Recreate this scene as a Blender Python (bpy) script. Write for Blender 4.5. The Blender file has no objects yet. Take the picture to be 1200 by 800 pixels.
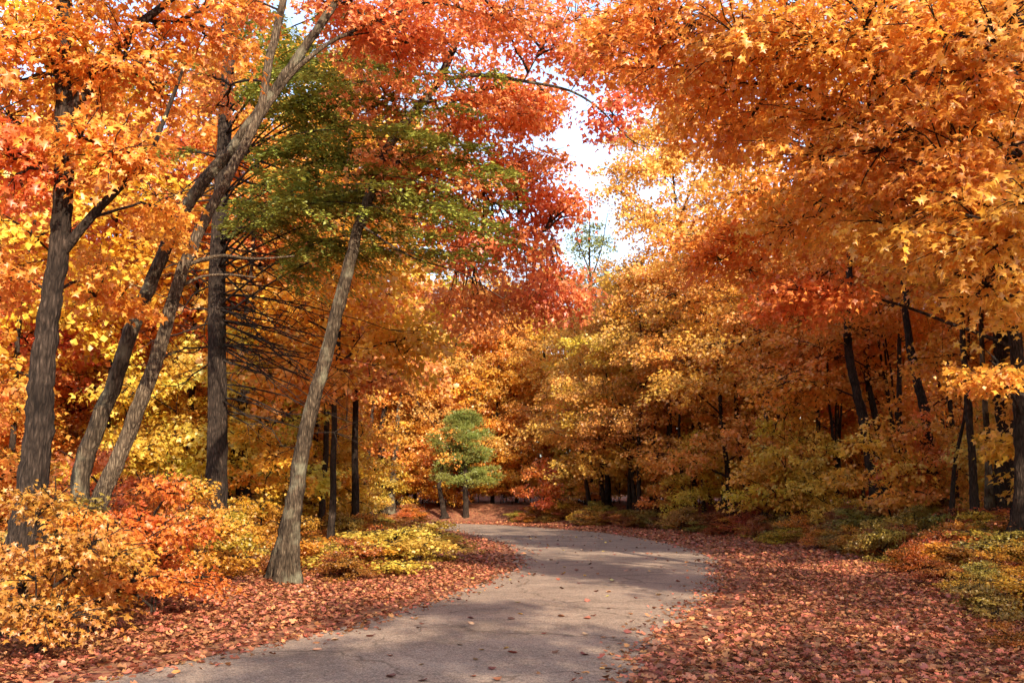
import bpy, math, time
import numpy as np
from mathutils import Vector, Matrix
T0 = time.time()
rng = np.random.default_rng(11)
S = bpy.context.scene
COL = S.collection

# ------------------------------------------------------------------ camera
F = 1167.0                                   # focal length in pixels of a 1200-wide picture
HORIZON = 580.0
PITCH = math.atan((HORIZON - 400) / F)
EYE = 1.6
cam_d = bpy.data.cameras.new("camera")
cam = bpy.data.objects.new("camera", cam_d)
COL.objects.link(cam)
cam.location = (0, 0, EYE)
cam.rotation_euler = (math.pi / 2 + PITCH, 0, 0)
cam_d.sensor_width = 36
cam_d.lens = 36 * F / 1200
cam_d.clip_start, cam_d.clip_end = 0.1, 3000
S.camera = cam

# ------------------------------------------------------------------ sky, sun, exposure
SUN_EL, SUN_AZ = 29.0, 162.0                 # azimuth clockwise from +Y (the way the camera looks)
W = bpy.data.worlds.new("World")
S.world = W
W.use_nodes = True
nt = W.node_tree
bg = nt.nodes["Background"]
sky = nt.nodes.new("ShaderNodeTexSky")
sky.sky_type = 'NISHITA'
sky.sun_disc = False
sky.sun_elevation = math.radians(SUN_EL)
sky.sun_rotation = math.radians(SUN_AZ)
sky.dust_density = 0.8
tc = nt.nodes.new("ShaderNodeTexCoord")
mp = nt.nodes.new("ShaderNodeMapping")
mp.inputs['Scale'].default_value = (1.0, 1.0, 2.6)
cn = nt.nodes.new("ShaderNodeTexNoise")
cn.inputs['Scale'].default_value = 3.2
cn.inputs['Detail'].default_value = 9
cn.inputs['Roughness'].default_value = 0.58
cr = nt.nodes.new("ShaderNodeValToRGB")
cr.color_ramp.elements[0].position = 0.34
cr.color_ramp.elements[1].position = 0.66
cm = nt.nodes.new("ShaderNodeMixRGB")
cm.inputs['Color2'].default_value = (1.08, 1.15, 1.22, 1)
nt.links.new(tc.outputs['Generated'], mp.inputs['Vector'])
nt.links.new(mp.outputs['Vector'], cn.inputs['Vector'])
nt.links.new(cn.outputs['Fac'], cr.inputs['Fac'])
nt.links.new(cr.outputs['Color'], cm.inputs['Fac'])
nt.links.new(sky.outputs['Color'], cm.inputs['Color1'])
nt.links.new(cm.outputs['Color'], bg.inputs['Color'])
bg.inputs['Strength'].default_value = 0.15
sun_d = bpy.data.lights.new("sun", 'SUN')
sun_d.energy = 2.5
sun_d.angle = math.radians(0.53)
sun_d.color = (1.0, 0.90, 0.72)
sun = bpy.data.objects.new("sun", sun_d)
COL.objects.link(sun)
el, az = math.radians(SUN_EL), math.radians(SUN_AZ)
SUNV = Vector((math.cos(el) * math.sin(az), math.cos(el) * math.cos(az), math.sin(el)))
sun.rotation_euler = SUNV.to_track_quat('Z', 'Y').to_euler()
sun.location = (30, -10, 40)
vs = S.view_settings
vs.view_transform = 'Standard'
vs.look = 'None'
vs.gamma = 1
vs.use_curve_mapping = False
vs.exposure = 2.16
S.render.engine = 'CYCLES'
S.cycles.max_bounces = 16
S.cycles.diffuse_bounces = 12
S.cycles.transmission_bounces = 12
S.cycles.glossy_bounces = 2
S.cycles.caustics_reflective = False
S.cycles.caustics_refractive = False

# ------------------------------------------------------------------ pixel -> place
CP, SP = math.cos(PITCH), math.sin(PITCH)
def ray(px, py):
    a, b = (px - 600) / F, -(py - 400) / F
    return np.array([a, CP - b * SP, SP + b * CP])
def at(px, py, Y):
    d = ray(px, py)
    return np.array([0, 0, EYE]) + d * (Y / d[1])
def flat(px, py):
    d = ray(px, py)
    return (np.array([0, 0, EYE]) - d * (EYE / d[2]))[:2]
def to_px(P):
    P = np.atleast_2d(P) - np.array([0, 0, EYE])
    z = P[:, 1] * CP + P[:, 2] * SP
    y = -P[:, 1] * SP + P[:, 2] * CP
    return 600 + F * P[:, 0] / np.maximum(z, .01), 400 - F * y / np.maximum(z, .01), z

# ------------------------------------------------------------------ the road's two edges
def smooth_curve(pts, n):
    pts = np.array(pts, float)
    m = np.zeros_like(pts)
    m[1:-1] = (pts[2:] - pts[:-2]) / 2
    m[0], m[-1] = pts[1] - pts[0], pts[-1] - pts[-2]
    out = []
    k = max(2, n // (len(pts) - 1))
    for i in range(len(pts) - 1):
        t = np.linspace(0, 1, k, endpoint=False)[:, None]
        h00 = 2*t**3 - 3*t**2 + 1; h10 = t**3 - 2*t**2 + t; h01 = -2*t**3 + 3*t**2; h11 = t**3 - t**2
        out.append(h00*pts[i] + h10*m[i] + h01*pts[i+1] + h11*m[i+1])
    out.append(pts[-1:])
    c = np.concatenate(out)
    d = np.r_[0, np.cumsum(np.linalg.norm(np.diff(c, axis=0), axis=1))]
    s = np.linspace(0, d[-1], n)
    return np.stack([np.interp(s, d, c[:, i]) for i in range(c.shape[1])], 1)
LPX = [(100, 800), (250, 767), (400, 735), (490, 707), (560, 683), (597, 663), (604, 650), (590, 638), (558, 628.5), (515, 621)]
RPX = [(735, 800), (755, 772), (785, 742), (818, 715), (845, 690), (850, 668), (832, 651), (785, 637), (715, 625), (640, 618.5), (560, 614)]
Lp = [flat(*p) for p in LPX]; Rp = [flat(*p) for p in RPX]
Lp = [np.array((-14.5, -16)), np.array((-8.6, -2))] + Lp + [Lp[-1] + np.array((-6, 5.4)), Lp[-1] + np.array((-16, 10)), Lp[-1] + np.array((-50, 20))]
Rp = [np.array((-8.5, -18)), np.array((-2.8, -3))] + Rp + [Rp[-1] + np.array((-7, 4.6)), Rp[-1] + np.array((-17, 9)), Rp[-1] + np.array((-50, 20))]
NR = 420
LE, RE = smooth_curve(Lp, NR), smooth_curve(Rp, NR)
CE = (LE + RE) / 2
TE = np.gradient(CE, axis=0)
HW = np.linalg.norm(LE - RE, axis=1) / 2

def road_dist(x, y):
    """signed distance to the road's nearer edge: > 0 outside; and side (+1 right of travel)."""
    x = np.atleast_1d(np.asarray(x, float)); y = np.atleast_1d(np.asarray(y, float))
    out = np.empty(len(x)); side = np.empty(len(x))
    for i in range(0, len(x), 20000):
        xs, ys = x[i:i+20000, None], y[i:i+20000, None]
        d2 = (xs - CE[None, :, 0])**2 + (ys - CE[None, :, 1])**2
        k = d2.argmin(1)
        cr_ = TE[k, 0] * (ys[:, 0] - CE[k, 1]) - TE[k, 1] * (xs[:, 0] - CE[k, 0])
        side[i:i+20000] = np.where(cr_ < 0, 1, -1)
        dl = np.sqrt(((xs - LE[None, :, 0])**2 + (ys - LE[None, :, 1])**2).min(1))
        dr = np.sqrt(((xs - RE[None, :, 0])**2 + (ys - RE[None, :, 1])**2).min(1))
        inside = np.sqrt(d2[np.arange(len(k)), k]) < HW[k]
        out[i:i+20000] = np.where(inside & (dl + dr < 2 * HW[k] * 1.25), -np.minimum(dl, dr), np.minimum(dl, dr))
    return out, side
def sstep(a, b, x):
    t = np.clip((x - a) / (b - a), 0, 1)
    return t * t * (3 - 2 * t)
def ground_h(x, y):
    d, s = road_dist(x, y)
    x = np.atleast_1d(x); y = np.atleast_1d(y)
    h = np.where(s > 0, 1.0 * sstep(3.6, 9.5, d), 0.15 * sstep(3.5, 11, d))
    bump = 0.06 * np.sin(x * .9 + 1.3) * np.cos(y * .7) + 0.04 * np.sin(x * 2.1 - y * 1.7)
    far = sstep(60, 160, y) * 3.0
    return h + bump * sstep(0.5, 3, d) + far * sstep(3, 20, d) - 0.0 * d
def gz(x, y): return float(ground_h(x, y)[0])
def ground(px, py):
    d = ray(px, py); o = np.array([0, 0, EYE])
    t = np.linspace(4, 140, 900)
    P = o + d * t[:, None]
    g = ground_h(P[:, 0], P[:, 1])
    k = np.argmax(P[:, 2] < g)
    return P[k] if k else P[-1]

# ------------------------------------------------------------------ mesh helpers
def mesh_np(name, V, Fc, mat, v=None, smooth=False, c=None):
    """V (n,3), Fc (m,3 or 4) -> mesh; v / c: values per face."""
    m = bpy.data.meshes.new(name)
    V = np.asarray(V, np.float32); Fc = np.asarray(Fc, np.int32)
    k = Fc.shape[1]
    m.vertices.add(len(V)); m.vertices.foreach_set('co', V.ravel())
    m.loops.add(Fc.size); m.loops.foreach_set('vertex_index', Fc.ravel())
    m.polygons.add(len(Fc))
    m.polygons.foreach_set('loop_start', np.arange(0, Fc.size, k, dtype=np.int32))
    m.polygons.foreach_set('loop_total', np.full(len(Fc), k, np.int32))
    if smooth: m.polygons.foreach_set('use_smooth', np.ones(len(Fc), bool))
    for nm, val in (('v', v), ('c', c)):
        if val is not None:
            a = m.attributes.new(nm, 'FLOAT', 'FACE')
            a.data.foreach_set('value', np.asarray(val, np.float32))
    m.update(calc_edges=True)
    m.materials.append(mat)
    return m
def link(name, data, parent=None, color=None):
    o = bpy.data.objects.new(name, data); COL.objects.link(o)
    if parent: o.parent = parent
    if color is not None: o.color = (*color[:3], 1)
    return o
def tag(o, label=None, cat=None, group=None, kind=None):
    if label: o['label'] = label
    if cat: o['category'] = cat
    if group: o['group'] = group
    if kind: o['kind'] = kind
    return o
def thing(name, loc=(0, 0, 0), rz=0.0):
    o = bpy.data.objects.new(name, None); COL.objects.link(o)
    o.location = tuple(float(q) for q in loc); o.rotation_euler = (0, 0, rz)
    o.empty_display_size = .3
    return o
def norm(a):
    a = np.asarray(a, float)
    return a / np.maximum(np.linalg.norm(a, axis=-1, keepdims=True), 1e-9)

def tube(P, R, sides=8, rough=0.0, seed=0, flare=0.0):
    """a tapering tube along P with radii R -> V, quads"""
    P = np.asarray(P, float); R = np.asarray(R, float); n = len(P)
    T = norm(np.gradient(P, axis=0))
    ref = np.array([0, 1.0, 0.13]) if abs(T[0, 1]) < .8 else np.array([1.0, 0, .1])
    A = np.cross(T, ref); A = norm(A); B = np.cross(T, A)
    a = np.linspace(0, 2 * math.pi, sides, endpoint=False)
    rr = np.repeat(R[:, None], sides, 1)
    if rough:
        g = np.random.default_rng(seed)
        ph = g.uniform(0, 6.28, 5)
        s = np.arange(n)[:, None] / n
        lobes = 0.5*np.sin(3*a + ph[0] + s*2) + 0.35*np.sin(5*a + ph[1] - s*3) + 0.3*np.sin(8*a + ph[2] + s*4)
        rr = rr * (1 + rough * lobes + rough * 0.55 * g.standard_normal((n, sides)))
        if flare:
            k = np.exp(-np.arange(n) / (n * 0.055))[:, None]
            rr = rr * (1 + flare * k * (0.6 + 0.45 * np.sin(4 * a + ph[3]) + .25 * np.sin(7 * a + ph[4])))
    V = P[:, None] + rr[..., None] * (np.cos(a)[None, :, None] * A[:, None] + np.sin(a)[None, :, None] * B[:, None])
    i = np.arange(n - 1)[:, None] * sides; j = np.arange(sides)[None]; j2 = (j + 1) % sides
    Q = np.stack([i + j, i + j2, i + sides + j2, i + sides + j], -1).reshape(-1, 4)
    return V.reshape(-1, 3), Q
class Geo:
    def __init__(s): s.V, s.F, s.v, s.c, s.n = [], [], [], [], 0
    def add(s, V, Fc, v=None, c=None):
        s.V.append(V); s.F.append(np.asarray(Fc) + s.n); s.n += len(V)
        s.v.append(np.full(len(Fc), .5) if v is None else v)
        s.c.append(np.full(len(Fc), .5) if c is None else c)
    def mesh(s, name, mat, smooth=False):
        return mesh_np(name, np.concatenate(s.V), np.concatenate(s.F), mat, np.concatenate(s.v), smooth, np.concatenate(s.c))

# leaf outlines: x across, y along, z off the leaf
def _maple():
    o = [(0, 0), (.36, -.06), (.2, .21), (.60, .46), (.34, .52), (.15, .56), (.0, 1.02)]
    pts = o + [(-x, y) for x, y in reversed(o[1:-1])]
    V = [(0, .34, 0.05)] + [(x, y, -.28 * abs(x) - .12 * y * y) for x, y in pts]
    n = len(pts)
    return np.array(V), np.array([(0, 1 + i, 1 + (i + 1) % n) for i in range(n)])
LEAF_NEAR = _maple()
LEAF_MID = (np.array([(0, 0, 0), (.52, .36, -.14), (.2, .55, -.05), (0, 1, -.13), (-.2, .55, -.05), (-.52, .36, -.14)]),
            np.array([(0, 1, 2), (0, 2, 3), (0, 3, 4), (0, 4, 5)]))
LEAF_FAR = (np.array([(0, 0, 0), (.46, .5, -.12), (0, 1, -.06), (-.46, .5, -.12)]), np.array([(0, 1, 2), (0, 2, 3)]))
NEEDLE = (np.array([(0, 0, 0), (.13, .5, -.02), (0, 1, -.05), (-.13, .5, -.02)]), np.array([(0, 1, 2), (0, 2, 3)]))
LITTER = (np.array([(0, .35, -.06), (0, -.05, .02), (.5, .14, .2), (.4, .66, .14), (0, 1, .14), (-.4, .66, .24), (-.5, .14, .1)]),
          np.array([(0, 1, 2), (0, 2, 3), (0, 3, 4), (0, 4, 5), (0, 5, 6), (0, 6, 1)]))

def leaf_frames(U, N):
    U = norm(U); N = N - (N * U).sum(1, keepdims=True) * U; N = norm(N)
    return U, N, np.cross(U, N)
def leaf_geo(P, U, N, size, tmpl):
    U, N, X = leaf_frames(U, N)
    t, f = tmpl
    V = P[:, None] + size[:, None, None] * (t[None, :, 0, None] * X[:, None] + t[None, :, 1, None] * U[:, None] + t[None, :, 2, None] * N[:, None])
    Fc = (np.arange(len(P)) * len(t))[:, None, None] + f[None]
    return V.reshape(-1, 3), Fc.reshape(-1, 3), len(f)

# ------------------------------------------------------------------ materials
def new_mat(name):
    m = bpy.data.materials.new(name); m.use_nodes = True
    m.node_tree.nodes.clear()
    return m, m.node_tree.nodes, m.node_tree.links
def mathn(N, L, op, a, b=None, c=None):
    n = N.new("ShaderNodeMath"); n.operation = op
    for i, q in enumerate((a, b, c)):
        if q is None: continue
        if isinstance(q, (int, float)): n.inputs[i].default_value = q
        else: L.new(q, n.inputs[i])
    return n.outputs[0]
def leaf_material(name, hue=.07, val=.5, trans=.5, gloss=.04, sat=1.0):
    m, N, L = new_mat(name)
    oi = N.new("ShaderNodeObjectInfo")
    av = N.new("ShaderNodeAttribute"); av.attribute_name = 'v'
    ac = N.new("ShaderNodeAttribute"); ac.attribute_name = 'c'
    hsv = N.new("ShaderNodeHueSaturation")
    r = mathn(N, L, 'MULTIPLY_ADD', oi.outputs['Random'], .1, -.05)
    vv = mathn(N, L, 'ADD', av.outputs['Fac'], r)
    h = mathn(N, L, 'MULTIPLY_ADD', vv, hue, .5 - hue / 2)
    b = mathn(N, L, 'MULTIPLY_ADD', ac.outputs['Fac'], val, 1 - val / 2)
    L.new(h, hsv.inputs['Hue']); L.new(b, hsv.inputs['Value']); hsv.inputs['Saturation'].default_value = sat
    L.new(oi.outputs['Color'], hsv.inputs['Color'])
    df = N.new("ShaderNodeBsdfDiffuse"); tr = N.new("ShaderNodeBsdfTranslucent"); gl = N.new("ShaderNodeBsdfGlossy")
    gl.inputs['Roughness'].default_value = .45
    gl.inputs['Color'].default_value = (.9, .9, .9, 1)
    mx = N.new("ShaderNodeMixShader"); mx.inputs['Fac'].default_value = trans
    mg = N.new("ShaderNodeMixShader"); mg.inputs['Fac'].default_value = gloss
    L.new(hsv.outputs['Color'], df.inputs['Color']); L.new(hsv.outputs['Color'], tr.inputs['Color'])
    L.new(df.outputs[0], mx.inputs[1]); L.new(tr.outputs[0], mx.inputs[2])
    L.new(mx.outputs[0], mg.inputs[1]); L.new(gl.outputs[0], mg.inputs[2])
    out = N.new("ShaderNodeOutputMaterial"); L.new(mg.outputs[0], out.inputs['Surface'])
    return m
def ramp(N, stops):
    r = N.new("ShaderNodeValToRGB"); e = r.color_ramp.elements
    while len(e) < len(stops): e.new(.5)
    for q, (p, c) in zip(e, stops): q.position = p; q.color = (*c, 1)
    return r
def bark_material(name, dark, mid, light, sc=1.0, lichen=None):
    m, N, L = new_mat(name)
    t = N.new("ShaderNodeTexCoord")
    mpn = N.new("ShaderNodeMapping"); mpn.inputs['Scale'].default_value = (16 * sc, 16 * sc, 3.2 * sc)
    L.new(t.outputs['Object'], mpn.inputs['Vector'])
    n1 = N.new("ShaderNodeTexNoise"); n1.inputs['Scale'].default_value = 1.6; n1.inputs['Detail'].default_value = 8; n1.inputs['Roughness'].default_value = .7
    L.new(mpn.outputs[0], n1.inputs['Vector'])
    vo = N.new("ShaderNodeTexVoronoi"); vo.feature = 'DISTANCE_TO_EDGE'; vo.inputs['Scale'].default_value = 1.5
    L.new(mpn.outputs[0], vo.inputs['Vector'])
    n2 = N.new("ShaderNodeTexNoise"); n2.inputs['Scale'].default_value = 2.6; n2.inputs['Detail'].default_value = 7
    L.new(t.outputs['Object'], n2.inputs['Vector'])
    f = mathn(N, L, 'MULTIPLY_ADD', vo.outputs['Distance'], .9, -.1)
    f = mathn(N, L, 'ADD', mathn(N, L, 'MULTIPLY', f, .9), mathn(N, L, 'MULTIPLY_ADD', n1.outputs['Fac'], 1.0, -.15))
    r = ramp(N, [(.2, dark), (.52, mid), (.85, light)])
    L.new(f, r.inputs['Fac'])
    col = r.outputs['Color']
    big = ramp(N, [(.32, (.5, .47, .44)), (.62, (1.12, 1.1, 1.06))]); L.new(n2.outputs['Fac'], big.inputs['Fac'])
    mb = N.new("ShaderNodeMixRGB"); mb.blend_type = 'MULTIPLY'; mb.inputs['Fac'].default_value = .85
    L.new(col, mb.inputs['Color1']); L.new(big.outputs['Color'], mb.inputs['Color2']); col = mb.outputs['Color']
    if lichen:
        mx = N.new("ShaderNodeMixRGB"); rr = ramp(N, [(.5, (0, 0, 0)), (.66, (.75, .75, .75))])
        L.new(n2.outputs['Fac'], rr.inputs['Fac']); L.new(rr.outputs['Color'], mx.inputs['Fac'])
        L.new(col, mx.inputs['Color1']); mx.inputs['Color2'].default_value = (*lichen, 1); col = mx.outputs['Color']
    p = N.new("ShaderNodeBsdfPrincipled"); p.inputs['Roughness'].default_value = .92
    p.inputs['Specular IOR Level'].default_value = .15
    L.new(col, p.inputs['Base Color'])
    bp = N.new("ShaderNodeBump"); bp.inputs['Strength'].default_value = 1.0; bp.inputs['Distance'].default_value = .05
    L.new(f, bp.inputs['Height']); L.new(bp.outputs[0], p.inputs['Normal'])
    out = N.new("ShaderNodeOutputMaterial"); L.new(p.outputs[0], out.inputs['Surface'])
    return m
M_LEAF = leaf_material("autumn_leaves", hue=.042, val=.6)
M_NEEDLE = leaf_material("conifer_needles", hue=.05, val=.7, trans=.3, gloss=.03)
M_LITTER = leaf_material("fallen_leaves", hue=.062, val=1.25, trans=.12, gloss=.04, sat=.95)
M_BARK = bark_material("dark_bark", (.016, .010, .007), (.055, .036, .026), (.15, .105, .078))
M_PALE = bark_material("pale_bark", (.035, .022, .014), (.16, .112, .072), (.35, .265, .18), 1.2)
M_GREY = bark_material("grey_bark", (.028, .018, .011), (.12, .083, .054), (.30, .225, .15), 1.0, (.19, .17, .11))
M_TWIG = bark_material("twig_bark", (.03, .02, .014), (.06, .042, .032), (.10, .075, .058), 3.0)

def ground_material():
    m, N, L = new_mat("leaf_strewn_ground")
    t = N.new("ShaderNodeTexCoord")
    vo = N.new("ShaderNodeTexVoronoi"); vo.inputs['Scale'].default_value = 11; vo.inputs['Randomness'].default_value = 1
    L.new(t.outputs['Object'], vo.inputs['Vector'])
    n1 = N.new("ShaderNodeTexNoise"); n1.inputs['Scale'].default_value = .35; n1.inputs['Detail'].default_value = 5
    L.new(t.outputs['Object'], n1.inputs['Vector'])
    sep = N.new("ShaderNodeSeparateColor"); L.new(vo.outputs['Color'], sep.inputs[0])
    r = ramp(N, [(0, (.10, .03, .018)), (.3, (.22, .065, .035)), (.55, (.30, .10, .05)), (.8, (.40, .19, .09)), (1, (.16, .07, .035))])
    L.new(sep.outputs[0], r.inputs['Fac'])
    mx = N.new("ShaderNodeMixRGB"); mx.blend_type = 'MULTIPLY'; mx.inputs['Fac'].default_value = .6
    r2 = ramp(N, [(.3, (.55, .5, .45)), (.7, (1, 1, 1))]); L.new(n1.outputs['Fac'], r2.inputs['Fac'])
    L.new(r.outputs['Color'], mx.inputs['Color1']); L.new(r2.outputs['Color'], mx.inputs['Color2'])
    p = N.new("ShaderNodeBsdfPrincipled"); p.inputs['Roughness'].default_value = .9; p.inputs['Specular IOR Level'].default_value = .2
    L.new(mx.outputs['Color'], p.inputs['Base Color'])
    bp = N.new("ShaderNodeBump"); bp.inputs['Strength'].default_value = .8; bp.inputs['Distance'].default_value = .03
    L.new(sep.outputs[1], bp.inputs['Height']); L.new(bp.outputs[0], p.inputs['Normal'])
    out = N.new("ShaderNodeOutputMaterial"); L.new(p.outputs[0], out.inputs['Surface'])
    return m
def road_material():
    m, N, L = new_mat("old_asphalt")
    t = N.new("ShaderNodeTexCoord")
    def noise(sc, det, rough=.6):
        n = N.new("ShaderNodeTexNoise"); n.inputs['Scale'].default_value = sc; n.inputs['Detail'].default_value = det; n.inputs['Roughness'].default_value = rough
        L.new(t.outputs['Object'], n.inputs['Vector']); return n.outputs['Fac']
    big, fine = noise(.7, 6), noise(70, 3, .8)
    vo = N.new("ShaderNodeTexVoronoi"); vo.inputs['Scale'].default_value = 90
    L.new(t.outputs['Object'], vo.inputs['Vector'])
    sep = N.new("ShaderNodeSeparateColor"); L.new(vo.outputs['Color'], sep.inputs[0])
    mid_ = noise(9, 6, .7)
    f = mathn(N, L, 'ADD', mathn(N, L, 'ADD', mathn(N, L, 'MULTIPLY', big, .45), mathn(N, L, 'MULTIPLY', mid_, .3)), mathn(N, L, 'ADD', mathn(N, L, 'MULTIPLY', fine, .35), mathn(N, L, 'MULTIPLY_ADD', sep.outputs[0], .3, -.23)))
    r = ramp(N, [(.33, (.125, .084, .058)), (.48, (.258, .176, .126)), (.66, (.42, .30, .215))])
    L.new(f, r.inputs['Fac'])
    # hairline cracks
    wv = N.new("ShaderNodeTexVoronoi"); wv.feature = 'DISTANCE_TO_EDGE'; wv.inputs['Scale'].default_value = .33
    dn = N.new("ShaderNodeTexNoise"); dn.inputs['Scale'].default_value = 1.7; dn.inputs['Detail'].default_value = 6
    L.new(t.outputs['Object'], dn.inputs['Vector'])
    ad = N.new("ShaderNodeMixRGB"); ad.blend_type = 'ADD'; ad.inputs['Fac'].default_value = .9
    L.new(t.outputs['Object'], ad.inputs['Color1']); L.new(dn.outputs['Color'], ad.inputs['Color2']); L.new(ad.outputs['Color'], wv.inputs['Vector'])
    ck = ramp(N, [(0, (.35, .32, .3)), (.012, (1, 1, 1))]); L.new(wv.outputs['Distance'], ck.inputs['Fac'])
    mx = N.new("ShaderNodeMixRGB"); mx.blend_type = 'MULTIPLY'; mx.inputs['Fac'].default_value = .8
    L.new(r.outputs['Color'], mx.inputs['Color1']); L.new(ck.outputs['Color'], mx.inputs['Color2'])
    p = N.new("ShaderNodeBsdfPrincipled"); p.inputs['Roughness'].default_value = .85; p.inputs['Specular IOR Level'].default_value = .25
    L.new(mx.outputs['Color'], p.inputs['Base Color'])
    bp = N.new("ShaderNodeBump"); bp.inputs['Strength'].default_value = .5; bp.inputs['Distance'].default_value = .01
    L.new(mathn(N, L, 'ADD', fine, sep.outputs[1]), bp.inputs['Height']); L.new(bp.outputs[0], p.inputs['Normal'])
    out = N.new("ShaderNodeOutputMaterial"); L.new(p.outputs[0], out.inputs['Surface'])
    return m

# ------------------------------------------------------------------ ground and road
def axis(lo, hi, fine_lo, fine_hi, step, growth=1.18):
    a = list(np.arange(fine_lo, fine_hi, step)); s = step
    while a[-1] < hi: s *= growth; a.append(a[-1] + s)
    s = step; b = [fine_lo]
    while b[-1] > lo: s *= growth; b.append(b[-1] - s)
    return np.array(b[:0:-1] + a)
gx, gy = axis(-900, 900, -22, 24, .5), axis(-300, 1500, 2, 70, .5)
GX, GY = np.meshgrid(gx, gy)
GZ = ground_h(GX.ravel(), GY.ravel())
dd, _ = road_dist(GX.ravel(), GY.ravel())
GZ = np.where(dd < 0.3, GZ - 0.012, GZ)
nx, ny = len(gx), len(gy)
ii = (np.arange(ny - 1)[:, None] * nx + np.arange(nx - 1)[None])
Q = np.stack([ii, ii + 1, ii + nx + 1, ii + nx], -1).reshape(-1, 4)
g_o = link("ground", mesh_np("ground", np.stack([GX.ravel(), GY.ravel(), GZ], 1), Q, ground_material(), smooth=True))
tag(g_o, "forest floor covered with dry red brown leaves beside the road", kind='structure')
K = 14
w = np.linspace(0, 1, K + 1)
jit = rng.standard_normal((2, NR)); ker = np.ones(3) / 3
jl, jr = [np.convolve(q, ker, 'same') * .05 for q in jit]
nrm = norm(np.stack([-TE[:, 1], TE[:, 0]], 1))
LE2, RE2 = LE + nrm * jl[:, None], RE + nrm * jr[:, None]
RV = LE2[:, None] * (1 - w)[None, :, None] + RE2[:, None] * w[None, :, None]
crown_z = .004 + .035 * (1 - (2 * w - 1)**2)
RVV = np.concatenate([RV, np.broadcast_to(crown_z[None, :, None], (NR, K + 1, 1))], -1).reshape(-1, 3)
ii = (np.arange(NR - 1)[:, None] * (K + 1) + np.arange(K)[None])
Q = np.stack([ii, ii + 1, ii + K + 2, ii + K + 1], -1).reshape(-1, 4)
r_o = link("road", mesh_np("road", RVV, Q, road_material(), smooth=True))
tag(r_o, "worn pale grey brown road curving left into the woods", kind='structure')

# ------------------------------------------------------------------ foliage makers
def spray_leaves(P, out, L, n, g, droop=.25, flat_=.09, size=.13, ntilt=.45):
    """leaves in flat sprays: P (k,3) centres, out (k,3) outward directions, L (k) lengths, n leaves each"""
    k = len(P)
    u = norm(out * np.array([1, 1, .35]) + np.array([0, 0, -droop]))
    side = norm(np.cross(u, np.array([0, 0, 1.0]) + .25 * g.standard_normal((k, 3))))
    up = np.cross(side, u)
    a = np.sqrt(g.random((k, n))) ; th = g.uniform(0, 2 * math.pi, (k, n))
    uu = a * np.cos(th) * .5; vv = a * np.sin(th) * .42; ww = g.standard_normal((k, n)) * flat_
    ww = ww - .35 * (uu**2 + vv**2)
    X = P[:, None] + L[:, None, None] * (uu[..., None] * u[:, None] + vv[..., None] * side[:, None] + ww[..., None] * up[:, None])
    tip = u[:, None] * (.35 + uu[..., None]) + side[:, None] * (vv * 1.6)[..., None] + .45 * g.standard_normal((k, n, 3)) + np.array([0, 0, -.35])
    nn = up[:, None] + ntilt * g.standard_normal((k, n, 3))
    sz = size * np.clip(1 + .28 * g.standard_normal((k, n)), .4, 1.38)
    cv = np.repeat(g.random((k, 1)), n, 1)
    return X.reshape(-1, 3), tip.reshape(-1, 3), nn.reshape(-1, 3), sz.ravel(), cv.ravel()

class Foliage:
    def __init__(s): s.P, s.U, s.N, s.S, s.v, s.c = [], [], [], [], [], []
    def add(s, X, tip, nn, sz, v, c):
        for q, a in zip((s.P, s.U, s.N, s.S, s.v, s.c), (X, tip, nn, sz, v, c)): q.append(a)
    def all(s): return [np.concatenate(q) for q in (s.P, s.U, s.N, s.S, s.v, s.c)]

def fill_lobe(fo, tw, limb, c, rad, nsp, nl, g, hue=0.0, size=.13, L=.95, droop=.25, origin=None, shell=.45, twig_r=.013, density_fn=None):
    """sprays through an ellipsoid; twigs run from the limb to each spray"""
    c = np.array(c); rad = np.array(rad)
    d = norm(g.standard_normal((nsp, 3)))
    r = g.random(nsp)**shell
    P = c + d * r[:, None] * rad
    if density_fn is not None: P = P[density_fn(P)]
    nsp = len(P)
    if nsp == 0: return
    o = limb[0] if origin is None else np.array(origin)
    out = norm((P - c) / rad * .7 + norm(P - o) + .35 * g.standard_normal((nsp, 3)))
    LL = L * g.uniform(.6, 1.35, nsp)
    X, tip, nn, sz, cv = spray_leaves(P, out, LL, nl, g, droop=droop, size=size)
    lob = hue + .35 * (np.repeat(g.random(nsp), nl) - .5) + .35 * (g.random(len(X)) - .5) + .5
    fo.add(X, tip, nn, sz, lob, .55 * cv + .45 * g.random(len(X)))
    # twigs: hubs along the limb first, sprays hang on the nearest hub
    nh = max(1, nsp // 6)
    hubs = P[g.choice(nsp, nh, replace=False)]
    hubs = hubs + (c - hubs) * .35
    def bent(a, b, n, r0, r1, sides):
        t = np.linspace(0, 1, n)[:, None]
        mid = np.linalg.norm(b - a)
        pts = a + (b - a) * t + np.array([0, 0, 1]) * (np.sin(t * math.pi) * .07 * mid) + g.standard_normal((n, 3)) * .03 * mid * np.sin(t * math.pi)
        V, Qd = tube(pts, np.linspace(r0, r1, n), sides)
        tw.add(V, Qd)
    for h in hubs:
        k = np.linalg.norm(limb - h, axis=1).argmin(); k = max(0, k - len(limb) // 6)
        bent(limb[k], h, 5, twig_r * 2.2, twig_r * 1.1, 5)
    for p, q in zip(P, out):
        h = hubs[np.linalg.norm(hubs - p, axis=1).argmin()]
        bent(h, p + q * L * .3, 4, twig_r * .9, twig_r * .35, 3)

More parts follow.
